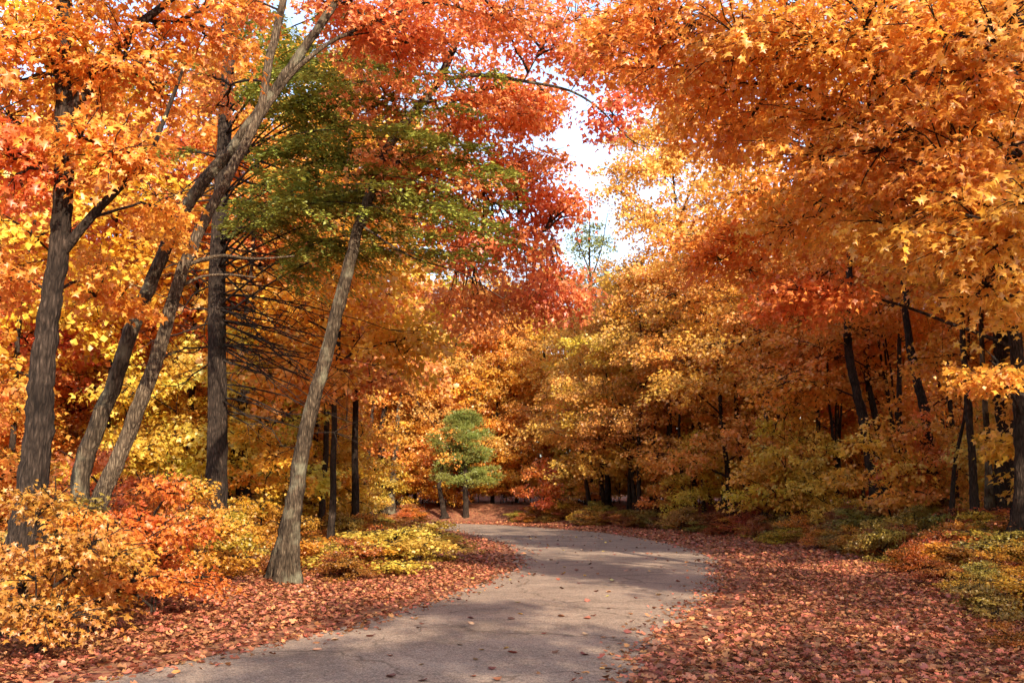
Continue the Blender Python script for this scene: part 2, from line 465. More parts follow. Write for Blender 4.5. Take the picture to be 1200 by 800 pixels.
def limb_path(a, b, g, n=9, lift=.12, wob=.03):
    a = np.array(a, float); b = np.array(b, float)
    t = np.linspace(0, 1, n)[:, None]; d = np.linalg.norm(b - a)
    w_ = np.cumsum(g.standard_normal((n, 3)), 0) * wob * d / math.sqrt(n); w_ -= w_[0]; 
    return a + (b - a) * t + np.array([0, 0, lift * d]) * np.sin(t * math.pi * .8) + w_ * t

def resample(pts, n):
    return smooth_curve(pts, n)

# ------------------------------------------------------------------ colours (leaf reflectances)
ORANGE, AMBER, RED, CORAL, YELLOW, OLIVE, GREEN, RUST = ((.80, .335, .05), (.80, .385, .055), (.74, .195, .06), (.79, .27, .075),
    (.79, .45, .065), (.36, .28, .05), (.10, .13, .022), (.66, .23, .04))

def big_leaves(root, fo_all, n, color, label_far=16.0):
    """the leaves that show largest become parts of their own; returns a mask of the others"""
    P, U, Nn, Sz, v, c = fo_all
    px, py, z = to_px(P)
    ok = (px > 5) & (px < 1195) & (py > 5) & (py < 795) & (z > 1) & (z < label_far)
    idx = np.where(ok)[0]
    if len(idx) == 0: return np.ones(len(P), bool)
    score = Sz[idx] / z[idx] * (1 + .25 * rng.random(len(idx)))
    idx = idx[np.argsort(-score)[:n]]
    Uu, Nv, X = leaf_frames(U[idx], Nn[idx])
    rl = np.array(root.location)
    for k, i in enumerate(idx):
        o = link("leaf", LEAF_MESH, root)
        o.color = (*shade(color, v[i], c[i]), 1)
        M = Matrix((X[k], Uu[k], Nv[k])).transposed() * float(Sz[i])
        M = M.to_4x4(); M.translation = Vector(P[i] - rl); o.matrix_local = M
    mask = np.ones(len(P), bool); mask[idx] = False
    return mask
def shade(col, v, c):
    import colorsys
    h, s, val = colorsys.rgb_to_hsv(*col)
    return colorsys.hsv_to_rgb((h + .042 * (v - .5)) % 1, s, min(1, val * (.725 + .55 * c)))
_t = LEAF_NEAR
LEAF_MESH = mesh_np("leaf", _t[0], _t[1], M_LEAF, np.full(len(_t[1]), .5), c=np.full(len(_t[1]), .5))

def crown_mesh(name, fo, tmpl, mat=None, mask=None, off=None):
    P, U, Nn, Sz, v, c = fo
    if mask is not None: P, U, Nn, Sz, v, c = [q[mask] for q in (P, U, Nn, Sz, v, c)]
    if off is not None: P = P - off
    V, Fc, nf = leaf_geo(P, U, Nn, Sz, tmpl)
    return mesh_np(name, V, Fc, mat or M_LEAF, np.repeat(v, nf), False, np.repeat(c, nf))

# ------------------------------------------------------------------ generic trees (built once, copied)
def grow_tree(name, height, crown_lo, crown_r, nsp, nl, tmpl, seed, trunk_r, size=.14, nlobes=9, skirt=False, lean=.03, L=1.1, bark=None, stems=1, sides=10, hues=.5):
    g = np.random.default_rng(seed)
    root = thing(name)
    fo, tw = Foliage(), Geo()
    n = 22
    paths = []
    for s in range(stems):
        t = np.linspace(0, 1, n)
        a0 = g.uniform(0, 6.28); ln = lean + (.10 if stems > 1 else 0) * (1 if s else .4)
        x = np.cos(a0) * ln * height * t**1.2 + np.cumsum(g.standard_normal(n)) * .012 * height / 5
        y = np.sin(a0) * ln * height * t**1.2 + np.cumsum(g.standard_normal(n)) * .012 * height / 5
        x -= x[0]; y -= y[0]
        if stems > 1: x += math.cos(s * 2.4) * trunk_r * 1.3; y += math.sin(s * 2.4) * trunk_r * 1.3
        P = np.stack([x, y, t * height * (1 if s == 0 else g.uniform(.75, .95)) - .15], 1)
        Pd = resample(P, 46)
        R = trunk_r * (1 if s == 0 else .75) * (1 - .86 * np.linspace(0, 1, 46)**.9)
        V, Qd = tube(Pd, R, sides, .05, seed + s, .5)
        link("trunk", mesh_np("trunk", V, Qd, bark or M_BARK, smooth=True), root)
        paths.append((Pd, R))
    br = Geo()
    for i in range(nlobes):
        Pd, R = paths[i % stems]
        fz = (i + .5) / nlobes
        zc = crown_lo + (height - crown_lo) * (fz ** (.95))
        k = int(np.argmin(abs(Pd[:, 2] - zc)))
        prof = math.sin(math.pi * min(1, (.25 + .75 * fz)**.9)) ** .6 if not skirt else (1 - fz**2.2) ** .5 * .95 + .12
        rr = crown_r * max(.28, prof)
        a0 = i * 2.4 + g.uniform(-.5, .5)
        dist = rr * g.uniform(.45, .62) if fz < .9 else 0.15 * rr
        c = Pd[k] + np.array([math.cos(a0) * dist, math.sin(a0) * dist, g.uniform(-.1, .3)])
        k0 = max(4, k - int(46 * dist * .55 / height))
        end = c + np.array([math.cos(a0), math.sin(a0), -.1]) * rr * .35
        lp = limb_path(Pd[k0], end, g, 10, .10)
        V, Qd = tube(lp, np.linspace(max(.02, R[k0] * .55), .012, 10), 6)
        br.add(V, Qd)
        share = nsp * rr / crown_r / nlobes * 1.35
        fill_lobe(fo, tw, lp, c, (rr * .66, rr * .66, (height - crown_lo) / nlobes * .95), max(4, int(share)), nl, g,
                  hue=hues * (g.random() - .5), size=size, L=L, origin=Pd[k0])
    link("limbs", br.mesh("limbs", bark or M_BARK, True), root)['kind'] = 'stuff'
    link("twigs", tw.mesh("twigs", M_TWIG), root)['kind'] = 'stuff'
    cr_ = link("crown", crown_mesh("crown", fo.all(), tmpl), root); cr_['kind'] = 'stuff'
    return root
def dup(root, loc, rz, sc, color=None, hemi=None):
    r = root.copy(); COL.objects.link(r)
    r.location = tuple(float(q) for q in loc); r.rotation_euler = (0, 0, float(rz)); r.scale = (float(sc),) * 3 if np.isscalar(sc) else sc
    for ch in list(root.children):
        d = ch.copy(); COL.objects.link(d); d.parent = r
        if color is not None and d.name.split('.')[0] == 'crown': d.color = (*color, 1)
    return r
PROTO_USED = set()
def put(proto, loc, rz, sc, color, label, cat, group=None):
    if proto.name not in PROTO_USED:
        PROTO_USED.add(proto.name); r = proto
        r.location = tuple(float(q) for q in loc); r.rotation_euler = (0, 0, float(rz)); r.scale = (float(sc),) * 3 if np.isscalar(sc) else sc
        for ch in r.children:
            if ch.name.split('.')[0] == 'crown': ch.color = (*color, 1)
    else: r = dup(proto, loc, rz, sc, color)
    tag(r, label, cat, group)
    return r

# ------------------------------------------------------------------ the trees one can tell apart
def key_tree(name, trunks, limbs, lobes, color, tmpl, seed, label, nl=42, size=.13, bark=None, sides=26, group=None, nbig=0, L=.95, flare=1.6, base=None, rough=.075):
    """trunks: list of (points [(x,y,z)], r0, r1[, name]); lobes: (centre, radii, sprays, hue[, from])"""
    g = np.random.default_rng(seed)
    b = np.array(base if base is not None else trunks[0][0][0])
    root = thing(name, b)
    tag(root, label, "tree", group)
    allp = []
    for j, tr in enumerate(trunks):
        pts, r0, r1 = tr[:3]; nm = tr[3] if len(tr) > 3 else 'trunk'
        n = 130 if nm == 'trunk' else 26
        P = resample(pts, n)
        wob = np.cumsum(g.standard_normal((n, 3)), 0); wob -= np.linspace(0, 1, n)[:, None] * wob[-1]
        P = P + wob * r0 * .045
        R = (r0 + (r1 - r0) * np.linspace(0, 1, n)**.85) * (1 + .05 * np.sin(np.linspace(0, 23, n) + seed) * np.sin(np.linspace(0, 9, n) + 2 * seed))
        V, Qd = tube(P, R, sides if nm == 'trunk' else 8, rough if nm == 'trunk' else .05, seed + j, flare if (nm == 'trunk') else 0)
        bm_ = tr[4] if len(tr) > 4 else (bark or M_BARK)
        link(nm, mesh_np(nm, V - b, Qd, bm_, smooth=True), root)
        allp.append((P, R))
    fo, tw = Foliage(), Geo()
    TP = np.concatenate([p for p, _ in allp]); TR = np.concatenate([r for _, r in allp])
    for lb in lobes:
        c, rad, nsp, hue = lb[:4]
        c = np.array(c, float)
        if len(lb) > 4 and lb[4] is not None: k = int(np.linalg.norm(TP - np.array(lb[4]), axis=1).argmin())
        else:
            dh = np.linalg.norm(TP[:, :2] - c[:2], axis=1)
            k = int(np.argmin(np.linalg.norm(TP - c, axis=1) + np.where(TP[:, 2] > c[2] - .25 * dh, 3.0, 0)))
        a = TP[k]
        v = c - a
        end = c + norm(v * np.array([1, 1, .2])) * max(rad) * .55
        lp = limb_path(a, end, g, 12, .10, .05)
        r0 = min(TR[k] * .4, .012 + .008 * np.linalg.norm(v))
        V, Qd = tube(lp, np.linspace(r0, .01, 12), 7, .04, seed)
        link("limb", mesh_np("limb", V - b, Qd, bark or M_BARK, smooth=True), root)
        fill_lobe(fo, tw, lp, c, rad, nsp, nl, g, hue=hue, size=size, L=L, origin=a)
    fa = fo.all()
    mask = big_leaves(root, fa, nbig, color) if nbig else None
    o = link("twigs", mesh_np("twigs", np.concatenate(tw.V) - b, np.concatenate(tw.F), M_TWIG), root); o['kind'] = 'stuff'
    o = link("crown", crown_mesh("crown", fa, tmpl, mask=mask, off=b), root, color); o['kind'] = 'stuff'
    return root
def pts(Y, *pp):
    """(px, py[, Y]) -> places"""
    return [at(p[0], p[1], p[2] if len(p) > 2 else Y) for p in pp]
def seat(P):
    """let the first point sink into the ground"""
    P = [np.array(p) for p in P]
    P[0][2] = gz(P[0][0], P[0][1]) - .08
    return P

# L1: dark maple at the left edge
key_tree("maple_tree", [
    (seat(pts(12, (18, 690), (30, 600), (48, 430), (66, 300), (76, 190), (84, 80), (84, -60), (90, -260))), .19, .05),
    (pts(12, (70, 300), (100, 262), (135, 225), (170, 190), (190, 145), (215, 80, 12.2)), .07, .02, 'limb'),
    (pts(12, (80, 140), (112, 92), (150, 42), (190, 8), (260, -40)), .09, .03, 'limb')],
    [], [
    (at(25, 60, 11.6), (.9, 1.2, .7), 40, .1), (at(140, 85, 12.2), (.9, 1.2, .55), 40, .0), (at(125, 178, 11.6), (.6, .8, .4), 26, .05),
    (at(18, 185, 11.6), (.6, 1.0, .45), 24, -.5), (at(225, 30, 12.5), (.9, 1.2, .5), 26, -.1), (at(10, 330, 12.6), (.6, 1.2, .4), 16, -.1),
    (at(118, 335, 13.4), (.6, 1.0, .4), 20, .1), (at(185, 255, 13.5), (.6, 1.0, .35), 12, .2), (at(100, -60, 11.5), (2.2, 1.6, .9), 60, 0),
    (at(50, -150, 12.0), (2.4, 2, 1.1), 60, 0), (at(-60, 150, 12), (1.4, 2, 1.5), 60, 0)],
    (.78, .30, .045), LEAF_NEAR, 21, "dark rough barked maple at the left edge, one thin limb bending up to the right", nl=38, size=.092, nbig=260, L=.8)

# L2: two pale stems leaning right from one stump
key_tree("leaning_maple", [
    (seat(pts(15, (86, 668), (92, 610), (100, 545), (130, 460), (156, 380), (185, 305), (225, 225), (275, 165), (330, 95), (375, 30), (430, -60))), .15, .06, 'trunk', M_GREY),
    (pts(15, (100, 620), (132, 545), (160, 480), (190, 395), (214, 315), (242, 255), (275, 195), (305, 135), (318, 60), (335, -20), (350, -120)), .125, .045, 'trunk', M_PALE),
    (pts(15, (300, 145), (335, 95), (372, 60), (410, 38, 15.5), (480, 10, 16)), .055, .02, 'limb', M_PALE),
    (pts(15, (215, 312), (255, 300), (300, 303), (345, 300)), .035, .012, 'limb', M_PALE),
    (pts(15, (205, 340), (235, 325), (265, 322), (300, 325)), .03, .012, 'limb', M_PALE)],
    [], [
    (at(425, 12, 15.6), (1.0, 1.4, .45), 40, -.15), (at(465, 45, 16), (.9, 1.2, .5), 34, -.2), (at(270, -5, 15), (.8, 1.2, .4), 18, -.1),
    (at(400, -130, 15), (2.4, 2.2, 1.0), 70, -.2), (at(250, 110, 17), (.7, 1.0, .4), 12, 0), (at(560, 5, 15.5), (1.2, 1.2, .5), 36, -.1, at(400, 40, 15.5))],
    (.77, .28, .065), LEAF_NEAR, 22, "pair of pale grey stems leaning right together from one dark stump", nl=36, size=.094, nbig=60, L=.85, flare=.3)

# L4: grey trunk leaning right, red crown in front of the sky
L4 = ground(335, 682)
key_tree("red_maple", [
    (seat([L4] + pts(L4[1], (338, 640), (352, 540), (378, 430), (402, 335), (430, 240), (470, 150, 19.5), (520, 85, 19.8), (545, 20, 20), (570, -80, 20))), .165, .055),
    (pts(19.6, (510, 95), (560, 88, 19), (610, 95, 18.4), (665, 105, 18), (700, 125, 18), (722, 148, 18), (745, 168, 18), (762, 172, 18)), .055, .01, 'limb'),
    (pts(19, (420, 262), (480, 300), (540, 320, 20), (590, 350, 21)), .022, .01, 'limb')],
    [], [
    (at(470, 190, 18.9), (.8, .8, .5), 26, .1), (at(455, 110, 19.0), (.9, .9, .5), 26, 0), (at(500, 30, 19), (1.6, 1.6, .9), 70, -.1), (at(560, 130, 20.5), (1.5, 1.7, .9), 60, .0), (at(520, 215, 21), (1.4, 1.7, .8), 60, .1), (at(610, 200, 21.5), (1.2, 1.5, .8), 60, .0),
    (at(645, 240, 22), (.85, 1.2, .6), 36, -.2), (at(580, 285, 22), (1.6, 1.6, .7), 66, -.2, at(500, 110, 19.7)), (at(640, 340, 24), (1.3, 1.5, .7), 55, -.25, at(520, 85, 19.8)), (at(560, 360, 24), (1.5, 1.5, .7), 55, .2, at(470, 150, 19.5)),
    (at(640, 35, 18), (1.3, 1.2, .5), 36, -.1, at(610, 95, 18.4)), (at(700, 60, 17.5), (1.0, 1.2, .5), 26, -.2, at(665, 105, 18)), (at(625, 120, 21), (.7, 1.0, .5), 26, 0), (at(718, 128, 18), (.6, .8, .4), 12, -.5, at(700, 125, 18)),
    (at(560, -60, 20), (3, 2.5, 1.2), 90, 0), (at(600, 120, 21), (1.1, 1.2, .7), 44, .1)],
    (.80, .285, .085), LEAF_MID, 24, "grey trunk leaning right by the road under a coral red crown against the sky", nl=46, size=.105, bark=M_GREY, L=.95)

# R0: near maple standing just right of the frame; its limbs reach in over the road
r0b = np.array([8.3, 12.0, 0]); r0b[2] = gz(8.3, 12.0)
key_tree("overhanging_maple", [
    (seat([r0b, r0b + (-.1, 0, 2), r0b + (-.1, .1, 5), r0b + (.1, .2, 8), r0b + (.2, .3, 13)]), .3, .08),
    ([r0b + (-.1, .05, 4)] + pts(12, (1150, 45), (1105, 68), (1065, 92), (1030, 112), (1000, 140)), .10, .02, 'limb'),
    ([r0b + (-.05, .1, 5.5)] + pts(12, (1100, -60), (1050, -5), (1030, 35), (1018, 60)), .10, .018, 'limb')],
    [], [
    (at(1010, 40, 11.5), (1.5, 1.5, .7), 80, .1), (at(1150, 60, 10.5), (1.3, 1.4, .8), 75, .1), (at(900, 35, 12.5), (1.4, 1.5, .7), 75, .0), (at(800, 45, 13.5), (1.4, 1.5, .6), 62, -.2),
    (at(735, 30, 14.5), (1.1, 1.3, .5), 36, -.25), (at(1100, 175, 11.5), (1.4, 1.4, .7), 80, -.05), (at(985, 170, 12.5), (1.4, 1.4, .6), 70, .05), (at(1165, 260, 10.5), (1.0, 1.1, .5), 46, .3),
    (at(1095, 262, 12), (1.1, 1.3, .45), 50, .2), (at(1175, 350, 12), (.7, 1.1, .35), 20, .3), (at(880, 125, 14), (1.3, 1.4, .6), 55, -.05), (at(975, 250, 14), (1.2, 1.2, .45), 40, .2),
    (at(1000, -110, 12), (3.2, 2.5, 1.2), 60, 0)],
    (.79, .34, .05), LEAF_NEAR, 31, "near orange maple whose leafy limbs hang into the top right corner", nl=40, size=.094, nbig=300, L=.85)

# R1: trunk at the right edge
r1b = ground(1196, 655)
key_tree("maple_tree", [
    (seat([r1b] + pts(r1b[1], (1198, 520), (1192, 400), (1183, 300), (1165, 200), (1150, 60), (1140, -120))), .17, .06)],
    [], [
    (at(930, 230, r1b[1] - 1), (1.9, 1.7, .8), 80, .0), (at(1040, 240, r1b[1] - 2), (1.9, 1.7, .8), 75, -.1), (at(870, 150, r1b[1] + 1), (1.8, 1.8, .8), 70, -.05), (at(860, 290, r1b[1] + 2), (1.9, 1.8, .8), 75, -.15),
    (at(950, 350, r1b[1]), (1.2, 1.5, .5), 40, -.45), (at(1080, 262, r1b[1] - 2), (1.6, 1.6, .5), 50, .1), (at(1140, 110, r1b[1] - 2), (2.2, 2, 1), 80, .1), (at(1000, 110, r1b[1]), (2, 2, .9), 75, .0),
    (at(1000, -80, r1b[1]), (4.5, 3, 1.5), 70, 0), (at(790, 95, r1b[1] + 1), (1.4, 1.5, .6), 40, .0), (at(1170, 440, r1b[1] - 2), (.8, 1.0, .35), 14, .15)],
    (.79, .33, .05), LEAF_MID, 33, "thick dark trunk standing at the right edge of the picture, half cut off", nl=52, size=.12, L=1.0)

# L3: hemlock with dead lower branches
hb = ground(253, 664)
def hemlock():
    g = np.random.default_rng(41)
    Y = hb[1]
    root = thing("hemlock_tree", hb)
    tag(root, "straight dark hemlock with bare dead lower branches and green boughs", "tree")
    P = resample(seat([hb] + pts(Y, (253, 600), (255, 480), (254, 380), (256, 280), (262, 180), (268, 60), (275, -120), (280, -300))), 70)
    R = np.linspace(.25, .07, 70)
    V, Qd = tube(P, R, 20, .06, 5, .35)
    link("trunk", mesh_np("trunk", V - hb, Qd, M_BARK, smooth=True), root)
    for i in range(92):
        k = int(g.uniform(12, 34))
        a0 = g.uniform(-.8, 1.0) + (math.pi if g.random() < .2 else 0)
        ln = g.uniform(.9, 4.2) * (1 if math.cos(a0) > 0 else .6)
        n = 9; t = np.linspace(0, 1, n)[:, None]
        d = np.array([math.cos(a0), -.55 * math.sin(a0), 0])
        p = P[k] + d * ln * t + np.array([0, 0, 1.0]) * (-g.uniform(-.05, .45) * ln * t - g.uniform(.0, .3) * ln * t**2) + np.cumsum(g.standard_normal((n, 3)) * .085, 0) * t
        ge = Geo(); V, Qd = tube(p, np.linspace(.026, .006, n), 5); ge.add(V - hb, Qd)
        for q in range(7):
            s = int(g.uniform(2, n - 1)); e = p[s] + (d + .7 * g.standard_normal(3)) * g.uniform(.15, .65)
            V, Qd = tube(np.array([p[s], (p[s] + e) / 2 + g.standard_normal(3) * .02, e]), [.009, .006, .003], 4); ge.add(V - hb, Qd)
        link("dead_branch", ge.mesh("dead_branch", M_TWIG), root)
    # living boughs
    fo = Foliage()
    ends = [((592, 292), 18.5), ((575, 205), 18.5), ((596, 248), 19.5), ((500, 105), 19), ((440, 85), 18.5), ((548, 165), 19), ((470, 300), 19.5), ((400, 150), 19), ((520, 245), 18.2), ((360, 70), 19.5),
            ((545, 120), 18.6), ((470, 120), 19.5), ((385, 90), 18.2), ((560, 270), 18.2), ((500, 200), 18.4), ((450, 250), 19.2), ((500, 275), 18.8), ((360, 230), 20), ((320, 260), 19.4), ((400, 40), 19.2), ((520, 170), 20.4), ((560, 90), 18.6), ((585, 225), 18.3), ((430, 210), 18.3), ((350, 190), 18), ((330, 130), 20), ((200, 60), 21), ((180, 180), 23), ((300, 20), 20), ((440, 20), 20), ((470, 160), 18.0), ((390, 260), 18.5), ((540, 290), 19), ((120, 110), 22), ((410, 110), 18.5)]
    for (q, yy) in ends:
        e = at(q[0] + (22 if q[0] > 400 else -6) + g.uniform(-14, 14), q[1] + g.uniform(-12, 16), yy - .9)
        st_z = e[2] + g.uniform(-.4, 1.3)
        k = int(np.argmin(abs(P[:, 2] - st_z)))
        a = P[k]; n = 14; t = np.linspace(0, 1, n)[:, None]; ln = np.linalg.norm(e - a)
        p = a + (e - a) * t + np.array([0, 0, .10 * ln]) * np.sin(t * math.pi) + np.cumsum(g.standard_normal((n, 3)) * .02, 0) * t
        V, Qd = tube(p, np.linspace(.028, .006, n), 6)
        ge = Geo(); ge.add(V - hb, Qd)
        dirv = norm(e - a)
        sd = norm(np.cross(dirv, (0, 0, 1)))
        
        for m in range(int(ln * g.uniform(3, 7.5))):
            s = g.uniform(.28, 1)
            c0 = a + (e - a) * s + np.array([0, 0, .10 * ln]) * math.sin(s * math.pi)
            sg = g.choice([-1, 1]); bl = g.uniform(.3, .95) * (1.25 - s * .7)
            bl *= g.uniform(.6, 1.3); bd = norm(dirv * .75 + sd * sg * g.uniform(.3, 1.1) + np.array([0, 0, g.uniform(-.85, .25)]))
            tip = c0 + bd * bl + np.array([0, 0, -.12 * bl])
            V, Qd = tube(np.array([c0, (c0 + tip) / 2 + (0, 0, .03), tip]), [.008, .006, .003], 3); ge.add(V - hb, Qd)
            nn_ = int(115 * bl)
            tt = g.random(nn_)
            X = c0 + (tip - c0) * tt[:, None] + g.standard_normal((nn_, 3)) * np.array([.09, .09, .025])
            U = bd * .7 + norm(np.cross(bd, (0, 0, 1))) * g.choice([-1, 1], nn_)[:, None] + .3 * g.standard_normal((nn_, 3))
            Nn = np.array([0, 0, 1.]) + .4 * g.standard_normal((nn_, 3))
            fo.add(X, U, Nn, g.uniform(.07, .12, nn_), np.full(nn_, g.uniform(.2, .8)) + .2 * g.standard_normal(nn_), g.random(nn_))
        link("bough", ge.mesh("bough", M_TWIG), root)
    nd = (NEEDLE[0] * np.array([1.9, 1, 1]), NEEDLE[1])
    o = link("needles", crown_mesh("needles", fo.all(), nd, M_NEEDLE, off=hb), root, (.285, .285, .043)); o['kind'] = 'stuff'
hemlock()

# green pine across the bend
pb = ground(546, 606)
def pine():
    g = np.random.default_rng(51)
    Y = pb[1]; sc = Y / F
    root = thing("pine_tree", pb)
    tag(root, "small bushy green pine standing alone across the bend of the road", "tree")
    P = resample(seat([pb] + pts(Y, (546, 590), (545, 570), (545, 540), (540, 510), (536, 484))), 30)
    V, Qd = tube(P, np.linspace(.2, .04, 30), 12, .06, 3, .3)
    link("trunk", mesh_np("trunk", V - pb, Qd, M_BARK, smooth=True), root)
    fo = Foliage(); ge = Geo()
    cl = []
    for i in range(150):
        f = g.random()
        yy = 569 - 84 * f
        half = 46 * (1 - abs(f - .40)**2.2 * 1.7) * (.8 + .2 * math.sin(f * 13))
        a0 = g.uniform(0, 6.28); rr = half * g.random()**.5
        c0 = at(543 + 3 * math.sin(f * 5) + rr * math.cos(a0), yy + g.uniform(-3, 3), Y) + np.array([0, rr * math.sin(a0) * sc, 0])
        cl.append(c0)
        k = int(np.argmin(abs(P[:, 2] - c0[2] + .3)))
        V, Qd = tube(np.array([P[k], (P[k] + c0) / 2 + (0, 0, .06), c0]), [.04, .025, .01], 4); ge.add(V - pb, Qd)
        nn_ = 190
        d = norm(g.standard_normal((nn_, 3)) + np.array([0, 0, .5]))
        X = c0 + d * g.random((nn_, 1))**.6 * np.array([.62, .62, .2]) * g.uniform(.7, 1.2)
        fo.add(X, d + np.array([0, 0, .45]), g.standard_normal((nn_, 3)), g.uniform(.12, .22, nn_), np.full(nn_, g.random()), np.full(nn_, .3 + .4 * g.random()) + .3 * g.random(nn_))
    link("branches", ge.mesh("branches", M_TWIG), root)['kind'] = 'stuff'
    o = link("needles", crown_mesh("needles", fo.all(), NEEDLE, M_NEEDLE, off=pb), root, (.19, .20, .038)); o['kind'] = 'stuff'
pine()
print("key trees", round(time.time() - T0, 1))

# ------------------------------------------------------------------ plain trunks one can point to (px base, top, radius in px)
def pole_tree(base, mid, top, wpx, bark, label, lobes=(), color=ORANGE, seed=0, name="forest_tree", Y=None, group=None):
    b = ground(*base) if Y is None else at(base[0], base[1], Y)
    if Y is not None: b[2] = gz(b[0], b[1])
    Y = b[1]
    ext = np.array(top) + (np.array(top) - np.array(mid)) * .9
    r = wpx / 2 * Y / F
    lb = [(at(q[0], q[1], Y + (q[5] if len(q) > 5 else q[2] * Y / F * .9)), (q[2] * Y / F, q[2] * Y / F, q[3] * Y / F), q[4], 0.3 * (np.random.default_rng(seed + i).random() - .5)) for i, q in enumerate(lobes)]
    ex = at(ext[0], min(ext[1], -60), Y)
    if ex[2] > 12.5 and Y > 40: ex = np.array(at(*top, Y)) + np.array([.2, 0, 2.2])
    elif ex[2] > 12.5: ex = np.array(at(*top, Y)) * np.array([1, 1, 0]) + np.array([.6, 0, 11.5 + (seed % 3) * .5])
    lb.append((ex, (2.2, 2.2, 1.3), 40, 0))
    key_tree(name, [(seat([b] + pts(Y, mid, top) + [ex]), r, r * .35)], [], lb, color, LEAF_MID, 60 + seed, label, nl=40, size=.15, bark=bark, sides=14, group=group, L=1.1)
pole_tree((220, 622), (223, 480), (226, 330), 15, M_PALE, "slim pale grey trunk just left of the dark hemlock", [(215, 300, 60, 30, 30)], RED, 1)
pole_tree((284, 634), (286, 540), (287, 450), 17, M_BARK, "reddish dark trunk just right of the straight hemlock", [(330, 420, 60, 28, 26)], ORANGE, 2)
pole_tree((148, 590), (165, 470), (182, 370), 22, M_BARK, "black trunk rising behind the leaning pale stems", [(170, 330, 55, 30, 24)], ORANGE, 3)
pole_tree((202, 596), (192, 540), (176, 470), 14, M_GREY, "short crooked trunk between the leaning stems and a pale pole", [(150, 440, 60, 30, 24)], AMBER, 4)
pole_tree((362, 625), (366, 560), (372, 490), 8, M_BARK, "thin dark sapling trunk right behind the leaning grey trunk", [(390, 470, 50, 28, 24)], ORANGE, 5)
pole_tree((440, 600), (446, 550), (452, 480), 11, M_BARK, "left of two thin trunks behind the yellow roadside shrub", [(440, 450, 55, 30, 30)], AMBER, 6)
pole_tree((456, 602), (462, 550), (468, 480), 9, M_GREY, "right of two thin trunks behind the yellow roadside shrub", [(455, 440, 40, 36, 34)], AMBER, 7)
pole_tree((521, 607), (518, 590), (516, 560), 7, M_BARK, "dark twin trunk just left of the small green pine", [(470, 430, 50, 50, 50)], ORANGE, 8)
for i, (base, mid, top, wpx, bk, lab) in enumerate((
    ((408, 614), (412, 560), (416, 480), 6, M_BARK, "slim dark stem right of the leaning grey trunk"), ((385, 617), (388, 570), (392, 500), 5, M_GREY, "thin grey stem close right of the leaning grey trunk"),
    ((310, 628), (318, 540), (330, 440), 6, M_BARK, "slim stem tilted right between the hemlock and the leaning grey trunk"), ((236, 620), (240, 540), (246, 470), 7, M_BARK, "thin dark stem tucked left against the hemlock"),
    ((8, 640), (16, 500), (26, 330), 9, M_BARK, "slim dark stem at the very left edge behind the big maple"), ((118, 602), (122, 520), (128, 420), 9, M_GREY, "grey stem standing between the two leaning pale stems"),
    ((428, 608), (430, 560), (436, 490), 7, M_BARK, "dark stem left of the two thin trunks at the bend"))):
    pole_tree(base, mid, top, wpx, bk, lab, [(top[0], top[1] - 50, 60, 26, 16)], YELLOW if i % 2 else ORANGE, 50 + i, "slim_tree")
# right side
pole_tree((1033, 612), (1015, 500), (994, 380), 15, M_BARK, "black leaning trunk in front of the right woods, taller of a close pair", [(960, 330, 90, 40, 60), (1050, 300, 90, 40, 60), (930, 450, 80, 30, 36)], ORANGE, 11)
pole_tree((1046, 600), (1030, 500), (1016, 420), 11, M_BARK, "thinner black trunk pressed behind the leaning one on the right", [(1090, 400, 70, 34, 36)], ORANGE, 12)
pole_tree((1146, 632), (1136, 500), (1128, 330), 10, M_BARK, "thin dark bare stem standing in the shrubs on the right", [(1100, 320, 80, 36, 46)], AMBER, 13)
pole_tree((1178, 615), (1174, 500), (1168, 360), 26, M_BARK, "stout dark trunk near the right edge behind a thin stem", [(1130, 420, 70, 36, 36), (1180, 200, 90, 50, 60)], ORANGE, 14)
pole_tree((1100, 612), (1086, 500), (1062, 360), 14, M_BARK, "dark trunk with a crook between the leaning pair and a thin stem", [(1020, 360, 80, 40, 50), (1110, 470, 70, 24, 26)], ORANGE, 15)
pole_tree((880, 604), (872, 560), (862, 480), 10, M_BARK, "dark trunk nearest the bend on the right verge", [(830, 440, 80, 40, 60), (900, 400, 80, 50, 60)], ORANGE, 16)
pole_tree((712, 596), (712, 560), (708, 510), 8, M_BARK, "dark stem straight beyond the far side of the bend", [(700, 460, 70, 40, 60), (660, 400, 70, 50, 60)], AMBER, 17)
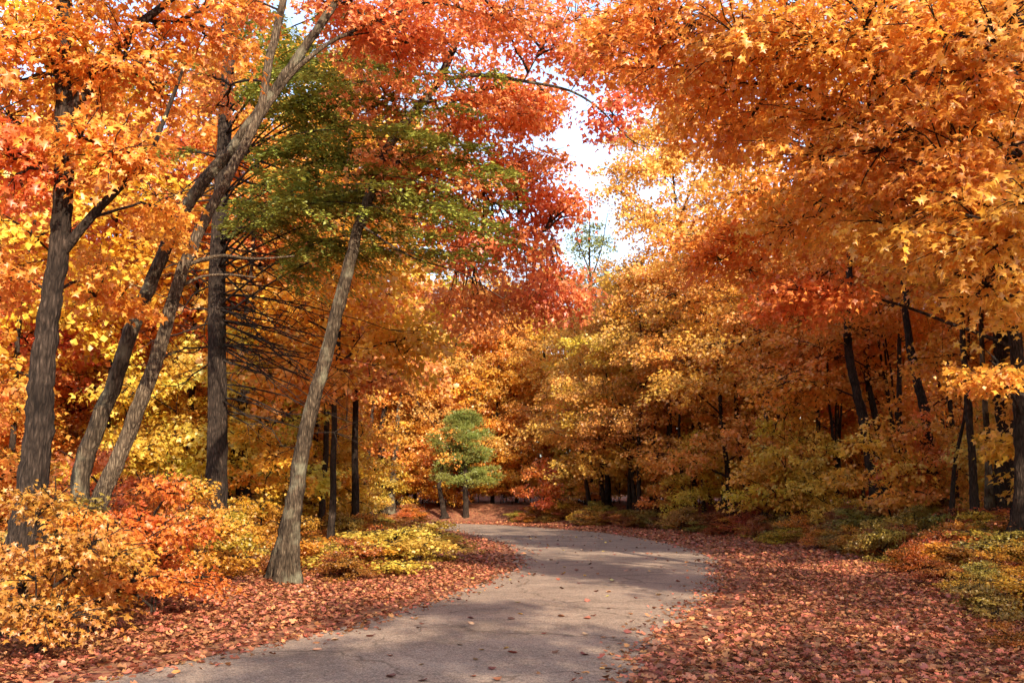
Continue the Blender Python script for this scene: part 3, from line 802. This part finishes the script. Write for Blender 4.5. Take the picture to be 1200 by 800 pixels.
for i, (base, mid, top, wpx, bk, lab) in enumerate((
    ((692, 606), (688, 575), (682, 530), 6, M_BARK, "slim dark stem just right of the far bend"), ((746, 606), (742, 570), (735, 520), 6, M_BARK, "slim dark stem right of the far bend shrubs"),
    ((803, 604), (799, 560), (795, 505), 6, M_BARK, "slim dark stem below the yellow maple"), ((848, 602), (846, 560), (842, 500), 6, M_GREY, "slim greyish stem left of the first right verge trunk"),
    ((906, 600), (903, 560), (899, 490), 7, M_BARK, "slim dark stem right of the first right verge trunk"), ((930, 602), (922, 560), (914, 490), 8, M_BARK, "dark slim stem tilted left in the right woods"),
    ((948, 598), (946, 560), (943, 480), 6, M_GREY, "thin greyish upright stem in the right woods"), ((968, 602), (963, 550), (957, 470), 8, M_BARK, "dark stem two steps left of the black leaning trunk"),
    ((985, 598), (984, 550), (981, 460), 6, M_GREY, "greyish stem just left of the black leaning trunk"), ((1066, 604), (1060, 540), (1052, 440), 8, M_BARK, "dark slim stem just right of the leaning pair"),
    ((1120, 606), (1118, 520), (1112, 420), 7, M_BARK, "dark slim stem left of the thin bare stem"), ((1160, 622), (1156, 520), (1150, 390), 8, M_GREY, "greyish stem between the thin bare stem and the stout trunk"),
    ((1112, 625), (1120, 540), (1134, 450), 5, M_BARK, "thin stem crossing right among the right edge trunks"), ((770, 607), (768, 570), (766, 520), 5, M_BARK, "thinnest dark stem below the tall yellow maple"))):
    pole_tree(base, mid, top, wpx, bk, lab, [(top[0], top[1] - 50, 60, 26, 16)], AMBER if i % 2 else ORANGE, 30 + i, "slim_tree")
# yellow tree with open limbs against the sky
yb = np.array([8.2, 52, 0]); yb[2] = gz(8.2, 52)
key_tree("yellow_maple", [
    (seat([yb] + pts(52, (785, 480), (790, 360), (793, 280), (790, 200), (780, 130))), .18, .03),
    (pts(52, (792, 300), (770, 250), (745, 235), (722, 225)), .1, .03, 'limb'), (pts(52, (793, 270), (810, 220), (825, 190)), .1, .03, 'limb')],
    [], [(at(735, 195, 52), (1.7, 1.7, .9), 34, 0), (at(722, 222, 52), (1.2, 1.5, .7), 20, 0), (at(738, 160, 52), (1.3, 1.5, .7), 22, 0), (at(765, 200, 51), (1.6, 1.6, 1.0), 34, 0), (at(760, 265, 51), (1.8, 1.6, 1.0), 36, 0), (at(765, 150, 52), (1.7, 1.7, 1.0), 36, .1), (at(800, 175, 52), (1.7, 1.8, 1.1), 40, 0), (at(745, 245, 52), (1.5, 1.7, .7), 24, 0),
         (at(800, 250, 52), (2.2, 2.2, 1.4), 56, -.1), (at(835, 210, 52), (2, 2, 1.4), 50, -.1), (at(800, 120, 52), (1.4, 1.4, .8), 24, .1), (at(770, 330, 52), (3, 2.5, 1.8), 90, -.2), (at(783, 140, 52), (1.2, 1.2, .9), 22, .1), (at(785, 185, 51.5), (1.2, 1.2, .8), 18, .1)],
    (.76, .43, .09), LEAF_MID, 71, "tall yellow maple with open limbs showing against the sky", nl=44, size=.16, L=1.3)
# thin half-bare poplar in the gap
bb = np.array([5.2, 66, 0]); bb[2] = gz(5.2, 66)
key_tree("poplar_tree", [(seat([bb] + pts(66, (692, 480), (692, 350), (691, 270), (690, 225))), .2, .03), (pts(66, (692, 330), (705, 290), (712, 250)), .06, .02, 'limb'), (pts(66, (692, 320), (678, 285), (672, 255)), .06, .02, 'limb')],
    [], [(at(690, 275, 66), (1.3, 1.3, 1.6), 26, 0), (at(705, 285, 66), (1.0, 1.2, 1.4), 18, 0), (at(676, 285, 66), (1.0, 1.0, 1.3), 18, 0), (at(690, 330, 66), (2.6, 2, 1.6), 40, 0)],
    (.26, .27, .09), LEAF_FAR, 72, "thin half bare greenish poplar poking up in the sky gap", nl=26, size=.14, L=1.1)
print("poles", round(time.time() - T0, 1))

# ------------------------------------------------------------------ copied trees
ROADSIDE = [grow_tree("maple_tree", h, lo, r, 360, 46, LEAF_MID, s, tr, nlobes=13, skirt=True, size=.155, L=1.25)
            for h, lo, r, s, tr in ((15, 2.6, 4.2, 101, .15), (17, 3.2, 4.6, 102, .17), (13, 2.2, 3.8, 103, .12))]
EDGE = [grow_tree("roadside_tree", h, lo, r, 220, 46, LEAF_MID, s, tr, nlobes=10, skirt=True, size=.14, L=1.25, stems=st, bark=(M_BARK, M_GREY, M_BARK)[s - 151])
        for h, lo, r, s, tr, st in ((14, 5.8, 3.6, 151, .10, 1), (15.5, 6.3, 4.0, 152, .11, 1), (13, 5.2, 3.4, 153, .075, 3))]
FOREST = [grow_tree("forest_tree", h, lo, r, 250, 44, LEAF_FAR, s, tr, nlobes=10, size=.19, L=1.4, stems=st, sides=9)
          for h, lo, r, s, tr, st in ((17, 5.0, 4.0, 111, .12, 1), (18, 6.0, 4.2, 112, .14, 1), (15, 4.2, 3.6, 113, .09, 2))]
SAPLING = [grow_tree("maple_sapling", h, .7, r, ns, 30, LEAF_MID, s, .03, nlobes=8, size=.13, L=.8, lean=.08, sides=6)
           for h, r, ns, s in ((4.2, 1.7, 110, 121), (3.2, 1.4, 85, 122), (5.2, 2.0, 140, 123))]
SHRUB = [grow_tree("shrub", h, .12, r, ns, 30, LEAF_MID, s, .015, nlobes=9, size=.062, L=.45, lean=.1, sides=5, stems=3)
         for h, r, ns, s in ((1.1, .9, 160, 131), (.8, .8, 130, 132), (1.4, 1.0, 190, 133))]
NEARSAP = [grow_tree("maple_sapling", h, .25, r, ns, 24, LEAF_NEAR, s, .022, nlobes=8, size=.066, L=.5, lean=.08, sides=6, stems=2)
           for h, r, ns, s in ((1.9, .95, 190, 141), (1.5, .85, 160, 142))]
print("protos", round(time.time() - T0, 1))
taken = []
MARKS = [(-400, 'left of the dark left edge maple'), (35, 'behind the dark left edge maple'), (125, 'behind the foot of the leaning pale stems'), (185, 'between the leaning stems and the hemlock'),
    (250, 'behind the straight hemlock'), (305, 'between the hemlock and the leaning grey trunk'), (360, 'behind the leaning grey trunk'), (420, 'right of the leaning grey trunk'),
    (465, 'behind the yellow shrub at the bend'), (515, 'left of the small pine'), (548, 'behind the small pine'), (595, 'right of the small pine'), (640, 'beyond the far edge of the bend'),
    (690, 'under the gap of open sky'), (740, 'right of the sky gap'), (790, 'below the tall yellow maple'), (850, 'by the first trunk on the right verge'), (910, 'right of the first trunk on the right verge'),
    (965, 'left of the black leaning trunk'), (1025, 'behind the black leaning trunk'), (1075, 'right of the black leaning trunk'), (1135, 'behind the thin bare stem on the right'), (1190, 'behind the stout right edge trunk'), (1500, 'past the right edge trunk')]
PENDING = []
def later(o, size, colour, kind, cat, group):
    PENDING.append((o, size, colour, kind)); tag(o, None, cat, group)
def write_labels():
    byk = {}
    for o, size, colour, kind in PENDING:
        x, y, z = o.location
        px = 600 + F * x / max(y, 1) if y > 1 else 1500
        m = min(MARKS, key=lambda q: abs(q[0] - px))[1]
        byk.setdefault((size, colour, kind, m), []).append(o)
    for (size, colour, kind, m), os_ in byk.items():
        os_.sort(key=lambda o: o.location.y)
        n = len(os_)
        names = {1: [''], 2: ['nearer ', 'farther '], 3: ['nearest ', 'middle ', 'farthest ']}.get(n)
        if names is None: names = ['nearest ', 'second nearest '] + ['third nearest ', 'fourth nearest ', 'fifth nearest ', 'sixth nearest ', 'seventh nearest ', 'eighth nearest ', 'ninth nearest '][:n - 3] + ['far '] * max(0, n - 10) + ['farthest ']
        for o, q in zip(os_, names):
            o['label'] = f"{q}{size} {colour} {kind} {m}" if q else f"{size} {colour} {kind} {m}"
def free(x, y, r):
    for a, b, q in taken:
        if (a - x)**2 + (b - y)**2 < ((r + q) * .5)**2 * 4 * .25: return False
    return True
CN = {0: ('orange', ORANGE), 1: ('amber', AMBER), 2: ('red', RED), 3: ('coral', CORAL), 4: ('yellow', YELLOW), 5: ('rusty orange', RUST), 6: ('olive', OLIVE)}
def vary(c, g, a=.12): return tuple(float(np.clip(q * (1 + a * g.standard_normal()), .01, .78)) for q in c)
g = np.random.default_rng(77)
def ok_gap(x, y, h, r):
    """keep the sky gap over the bend open"""
    a0, a1 = (x - r) / y, (x + r) / y
    if a1 > -.01 and a0 < .115: return h < 1.6 + .25 * y
    return True
# the row goes on past the right of the frame and shades the road
for (x, y, p, sc) in ((12.5, -5.5, 1, 1.0), (6.6, -9.5, 2, 1.0)):
    taken.append((x, y, 2.5))
    o = put(ROADSIDE[p], (x, y, gz(x, y) - .05), x, sc, ORANGE, None, "tree")
    later(o, 'tall', 'orange', 'roadside maple', 'tree', "orange maples on the outer right side of the road")
# edge trees along both sides
n_edge = 0
for tries in range(4000):
    if n_edge >= 96: break
    y = g.uniform(13, 88); x = g.uniform(-30, 34)
    d, s = road_dist(x, y); d, s = float(d[0]), float(s[0])
    lo, hi = (5.2, 15) if s > 0 else (5.0, 12)
    if not lo < d < hi: continue
    if s < 0 and y < 24: continue
    if s > 0 and y < 20 and x < 11: continue
    PR, HT = (EDGE, (14, 15.5, 13)) if s > 0 and y < 62 and g.random() < (.9 if x > .2 * y else .3) else (ROADSIDE, (15, 17, 13))
    p = int(g.integers(len(PR))); sc = g.uniform(.82, 1.12)
    hgt = HT[p] * sc
    if x > 0 and d < (6.2 if PR is EDGE else 12) and y < 40: continue
    if not ok_gap(x, y, hgt, 4 * sc): 
        sc = (1.6 + .24 * y) / HT[p]
        if sc < .55: continue
    # the hemlock, pine and leaning trunks stay in the clear
    px = 600 + F * x / y
    if px + 4.4 * F / y > 485 and px - 4.4 * F / y < 602 and y < 69: continue
    if -60 < px < 470 and y < 40: continue
    rr_ = 2.0 if PR is EDGE else 2.2
    if s > 0 and y < 42 and (g.random() < .5 or (PR is EDGE and 975 < px < 1190 and y < 33)): continue
    if not free(x, y, rr_): continue
    taken.append((x, y, rr_))
    ci = int(g.choice([0, 0, 1, 1, 1, 4])) if s > 0 and y > 34 else int(g.choice([0, 0, 0, 1, 1, 5, 3])) if s > 0 else int(g.choice([0, 1, 1, 4, 3, 2, 0]))
    sd = 'right' if s > 0 else 'left'
    where = {'right': 'on the outer right side of the road', 'left': 'on the inner left side of the road'}[sd]
    o = put(PR[p], (x, y, gz(x, y) - .05), g.uniform(0, 6.28), sc, vary(CN[ci][1], g), None, "tree")
    later(o, 'broad' if hgt > 14.5 else 'smaller', CN[ci][0], 'maple', 'tree', f"{CN[ci][0]} maples {where}")
    n_edge += 1
# the woods behind them
n_for = 0
for tries in range(6000):
    if n_for >= 120: break
    y = g.uniform(14, 125); x = g.uniform(-60, 70)
    if abs(x) > .62 * y + 7: continue
    d, s = road_dist(x, y); d, s = float(d[0]), float(s[0])
    if d < 9 or (s > 0 and x > 0 and y < 40): continue
    p = int(g.integers(3)); sc = g.uniform(.8, 1.15); hgt = (17, 18, 15)[p] * sc
    if not ok_gap(x, y, hgt, 4 * sc):
        sc = (1.6 + .235 * y) / (17, 18, 15)[p]
        if sc < .6: continue
    px = 600 + F * x / y
    if px + 4.2 * F / y > 485 and px - 4.2 * F / y < 602 and 44 < y < 69: continue
    if 470 < px < 610 and y < 69: continue
    if -60 < px < 470 and y < 27: continue
    if not free(x, y, 2.2 if y < 60 else 1.6): continue
    taken.append((x, y, 2.2 if y < 60 else 1.6))
    ci = int(g.choice([0, 0, 1, 1, 4, 2, 3])) if x < -4 or y < 45 else int(g.choice([0, 1, 1, 4, 0]))
    sd = 'right' if s > 0 else 'left'
    where = 'deep in the woods to the ' + sd if y < 70 else 'in the far woods past the bend'
    o = put(FOREST[p], (x, y, gz(x, y) - .05), g.uniform(0, 6.28), sc, vary(CN[ci][1], g), None, "tree")
    later(o, ('tall', 'stout', 'two stemmed')[p], CN[ci][0], 'forest tree', 'tree', f"{CN[ci][0]} trees {where}")
    n_for += 1
# tall ones on the inside of the bend, behind the hemlock
for (x, y, p, sc, ci) in ((-4.9, 27.5, 0, .85, 0), (-6.2, 33, 1, .85, 3), (-5.4, 35, 1, 1.0, 1), (-8.6, 30.5, 0, 1.0, 0), (-7.2, 39, 1, .95, 1), (-11, 34, 1, .95, 3), (-13.5, 29, 0, 1.0, 1)):
    taken.append((x, y, 1.5))
    o = put(FOREST[p], (x, y, gz(x, y) - .05), x * 3, sc, vary(CN[ci][1], g), None, "tree")
    later(o, ('tall', 'stout', 'two stemmed')[p], CN[ci][0], 'inner bend tree', 'tree', "trees on the inside of the bend")
# saplings in the understorey
n_s = 0
for tries in range(8000):
    if n_s >= 280: break
    y = g.uniform(14, 78); x = g.uniform(-34, 40)
    if abs(x) > .58 * y + 3: continue
    d, s = road_dist(x, y); d, s = float(d[0]), float(s[0])
    if d < ((4.8 if y > 36 else 6.0) if s > 0 else 4.5) or d > 26: continue
    if s > 0 and d < 9.5 and g.random() > (.3 if px > 860 else .95): continue
    if px > 840 and y < 35: continue
    px = 600 + F * x / y
    if px + 1.8 * F / y > 488 and px - 1.8 * F / y < 600 and y < 66: continue
    if -40 < px < 480 and y < (27 if px < 330 else 33): continue
    if px > 850 and y < 19: continue
    p = int(g.integers(3)); sc = g.uniform(.75, 1.2)
    if not free(x, y, .7): continue
    taken.append((x, y, .7))
    ci = int(g.choice([0, 1, 1, 4, 4])) if s > 0 else int(g.choice([0, 1, 1, 4, 4, 0]))
    where = 'among the trunks right of the road' if s > 0 else 'among the trunks left of the road'
    o = put(SAPLING[p], (x, y, gz(x, y) - .03), g.uniform(0, 6.28), sc, vary(CN[ci][1], g), None, "sapling")
    later(o, ('slender', 'short', 'tall')[p], CN[ci][0], 'maple sapling', 'sapling', f"{CN[ci][0]} saplings {where}")
    n_s += 1
# young growth closing the far side of the bend behind the pine
for i in range(16):
    x = -9.5 + 13.5 * (i + .5) / 16 + g.uniform(-.4, .4); y = 67.5 + 5 * g.random()
    p = int(g.integers(3)); ci = (0, 3, 1, 0)[i % 4]
    taken.append((x, y, .7))
    o = put(SAPLING[p], (x, y, gz(x, y) - .03), g.uniform(0, 6.28), g.uniform(.9, 1.3), vary(CN[ci][1], g), None, "sapling")
    later(o, ('slender', 'short', 'tall')[p], CN[ci][0], 'far side sapling', 'sapling', "saplings on the far side of the bend")
# low shrubs fringing the verge
YG, GR = (.44, .285, .04), (.34, .215, .035)
n_h = 0
for tries in range(9000):
    if n_h >= 230: break
    y = g.uniform(11, 66); x = g.uniform(-20, 30)
    if abs(x) > .56 * y + 2: continue
    d, s = road_dist(x, y); d, s = float(d[0]), float(s[0])
    if s > 0:
        if not 3.6 < d < 8.5: continue
        lim = 3.7 + (.3 if y < 30 else -.9)
        if y > 34 and d > 5.5: continue
    else:
        if not 2.6 < d < 6: continue
        if y < 17: continue
    px = 600 + F * x / y
    if 500 < px < 592 and y < 66: continue
    if 270 < px < 400 and y < 19.5: continue
    if not free(x, y, .38): continue
    taken.append((x, y, .38))
    p = int(g.integers(3)); sc = g.uniform(.6, 1.0) * (.85 if d < 4.4 else 1.1)
    ci = g.choice([0, 1, 2, 3, 3, 2])
    nm, c_ = [('yellow green', YG), ('olive', GR), ('amber', (.6, .27, .03)), ('rusty', (.42, .13, .025))][ci]
    where = 'at the edge of the right verge' if s > 0 else 'beside the left verge'
    o = put(SHRUB[p], (x, y, gz(x, y) - .02), g.uniform(0, 6.28), (sc * g.uniform(.8, 1.3), sc * g.uniform(.8, 1.2), sc * g.uniform(.55, 1.0)) if y > 20 else (sc * .8, sc * .8, sc * .55), vary(c_, g), None, "shrub")
    later(o, ('low', 'tiny', 'bushy')[p], nm, 'shrub', 'shrub', f"{nm} shrubs {where}")
    n_h += 1
write_labels()
# the yellow shrub on the inside of the bend
for (px, py, p, sc, lab) in ((490, 660, 2, (1.25, 1.25, .75), "rounded yellow shrub at the tip of the left verge by the bend"), (450, 668, 0, (1.5, 1.4, .8), "yellow green shrub left of the rounded yellow one by the bend")):
    b = ground(px, py)
    put(SHRUB[p], (b[0], b[1], gz(b[0], b[1]) - .02), 1.0 + px, sc, (.66, .44, .07), lab, "shrub")
# near saplings filling the lower left corner
NL = [(40, 775, 0, .85, (.56, .27, .04), "yellow green maple seedling lowest in the left corner"), (110, 745, 1, .95, (.74, .30, .045), "orange maple seedling in front beside the left corner"),
      (180, 722, 0, .95, (.70, .22, .03), "amber maple seedling nearest the road edge on the left"), (20, 715, 1, .95, (.74, .30, .04), "orange seedling at the foot of the dark left trunk"),
      (100, 690, 0, 1.1, (.70, .21, .04), "red orange seedling in front of the leaning stems' stump"), (170, 680, 1, 1.1, (.70, .24, .04), "red tinged seedling right of the leaning stems' stump"),
      (225, 688, 0, .9, (.66, .34, .04), "yellow seedling left of the hemlock's foot"), (120, 668, 0, 1.25, (.72, .23, .05), "tall red orange seedling right before the leaning stems"), (190, 664, 1, 1.3, (.74, .25, .04), "tall orange seedling between the leaning stems and the hemlock"),
      (30, 668, 0, 1.0, (.70, .32, .045), "tall amber seedling before the dark left trunk"), (60, 725, 1, 1.05, (.34, .22, .04), "olive seedling in the middle of the left thicket"), (140, 700, 1, 1.0, (.72, .26, .04), "golden seedling in the middle of the left thicket")]
for i, (px, py, p, sc, c_, lab) in enumerate(NL):
    b = ground(px, py)
    put(NEARSAP[p], (b[0], b[1], gz(b[0], b[1]) - .02), i * 1.9, sc, c_, lab, "seedling", "maple seedlings in the lower left corner")
print("copies", n_edge, n_for, n_s, n_h, round(time.time() - T0, 1))

# ------------------------------------------------------------------ fallen leaves
def litter(n, box, dlo, dhi, size, seed, power=1.0):
    g = np.random.default_rng(seed)
    X = g.uniform(box[0], box[1], n); Y = box[2] + (box[3] - box[2]) * g.random(n)**power
    keep = (abs(X) < .56 * Y + 1.5); X, Y = X[keep], Y[keep]
    d, s = road_dist(X, Y)
    # solid cover on the verge, fraying out over the road's edge
    pr = np.where(d > 0, 1.0, np.exp(d / .16) * .85)
    keep = (d > dlo) & (d < dhi) & (g.random(len(X)) < pr)
    X, Y, d = X[keep], Y[keep], d[keep]
    Z = ground_h(X, Y) + np.where(d < 0, .012 - .035 * np.clip(d, -1, 0), .004) + g.random(len(X))**2 * .05 * np.clip(d / .3 + .3, 0.1, 1)
    k = len(X)
    a = g.uniform(0, 6.28, k)
    U = np.stack([np.cos(a), np.sin(a), .28 * g.standard_normal(k)], 1)
    Nn = np.stack([.38 * g.standard_normal(k), .38 * g.standard_normal(k), np.where(g.random(k) < .7, 1., -1.)], 1)
    return np.stack([X, Y, Z], 1), U, Nn, size * g.uniform(.5, 1.4, k), .3 + .7 * g.random(k), g.random(k)**1.4
A = litter(245000, (-14, 16, 7, 24), -.9, 8, .056, 201)
LITTER_LOBED = (np.array([(0, .35, -.05), (0, -.05, .02), (.5, .12, .17), (.22, .40, .03), (.46, .66, .16), (0, 1.05, .12), (-.46, .66, .2), (-.22, .40, .02), (-.5, .12, .1)]),
    np.array([(0, 1, 2), (0, 2, 3), (0, 3, 4), (0, 4, 5), (0, 5, 6), (0, 6, 7), (0, 7, 8), (0, 8, 1)]))
B = litter(150000, (-22, 24, 24, 62), -.9, 9, .105, 202, 1.3)
for nm, a_, tm in (("fallen_leaves", A, LITTER), ("fallen_leaves", B, LEAF_FAR)):
    P, U, Nn, Sz, v, c = a_
    ge = Geo()
    near = P[:, 1] < 14
    for mk, t_ in ((near, LITTER_LOBED), (~near, tm)):
        if mk.any():
            V, Fc, nf = leaf_geo(P[mk], U[mk], Nn[mk], Sz[mk] * (1.12 if t_ is LITTER_LOBED else 1), t_)
            ge.add(V, Fc, np.repeat(v[mk], nf), np.repeat(c[mk], nf))
    o = link(nm, ge.mesh(nm, M_LITTER), None, (.36, .098, .042))
    tag(o, "carpet of dry reddish fallen leaves covering the verges" if a_ is A else "farther carpet of red fallen leaves around the bend", "leaf litter", kind='stuff')
    print(nm, len(P))
# single leaves lying on the road
lm = mesh_np("fallen_leaf", LITTER[0] - np.array([0, .4, 0]), LITTER[1], M_LITTER, np.full(6, .5), c=np.full(6, .5))
g = np.random.default_rng(301)
KINDS = [("brown", (.16, .06, .035)), ("red brown", (.27, .085, .045)), ("tan", (.5, .27, .14)), ("yellow", (.72, .42, .06))]
n = 0
while n < 230:
    y = 8.2 + 32 * g.random()**1.5; x = g.uniform(-5, 8)
    d, s = road_dist(x, y)
    if d[0] > -.12 or abs(x) > .53 * y: continue
    o = link("fallen_leaf", lm)
    k = int(g.choice(4, p=[.38, .3, .2, .12]))
    hw = 2.6; zz = .006 + .035 * min(1, max(0, 1 - (1 - min(hw, -d[0]) / hw)**2))
    o.location = (x, y, zz + .005); sz = g.uniform(.055, .105)
    o.scale = (sz, sz, sz * g.uniform(.6, 1.6)); o.rotation_euler = (g.normal() * .14, g.normal() * .14, g.uniform(0, 6.28))
    o.color = (*vary(KINDS[k][1], g, .15), 1)
    tag(o, f"single {KINDS[k][0]} maple leaf lying on the bare road", "leaf", f"{KINDS[k][0]} leaves scattered on the road")
    n += 1
print("done", round(time.time() - T0, 1))
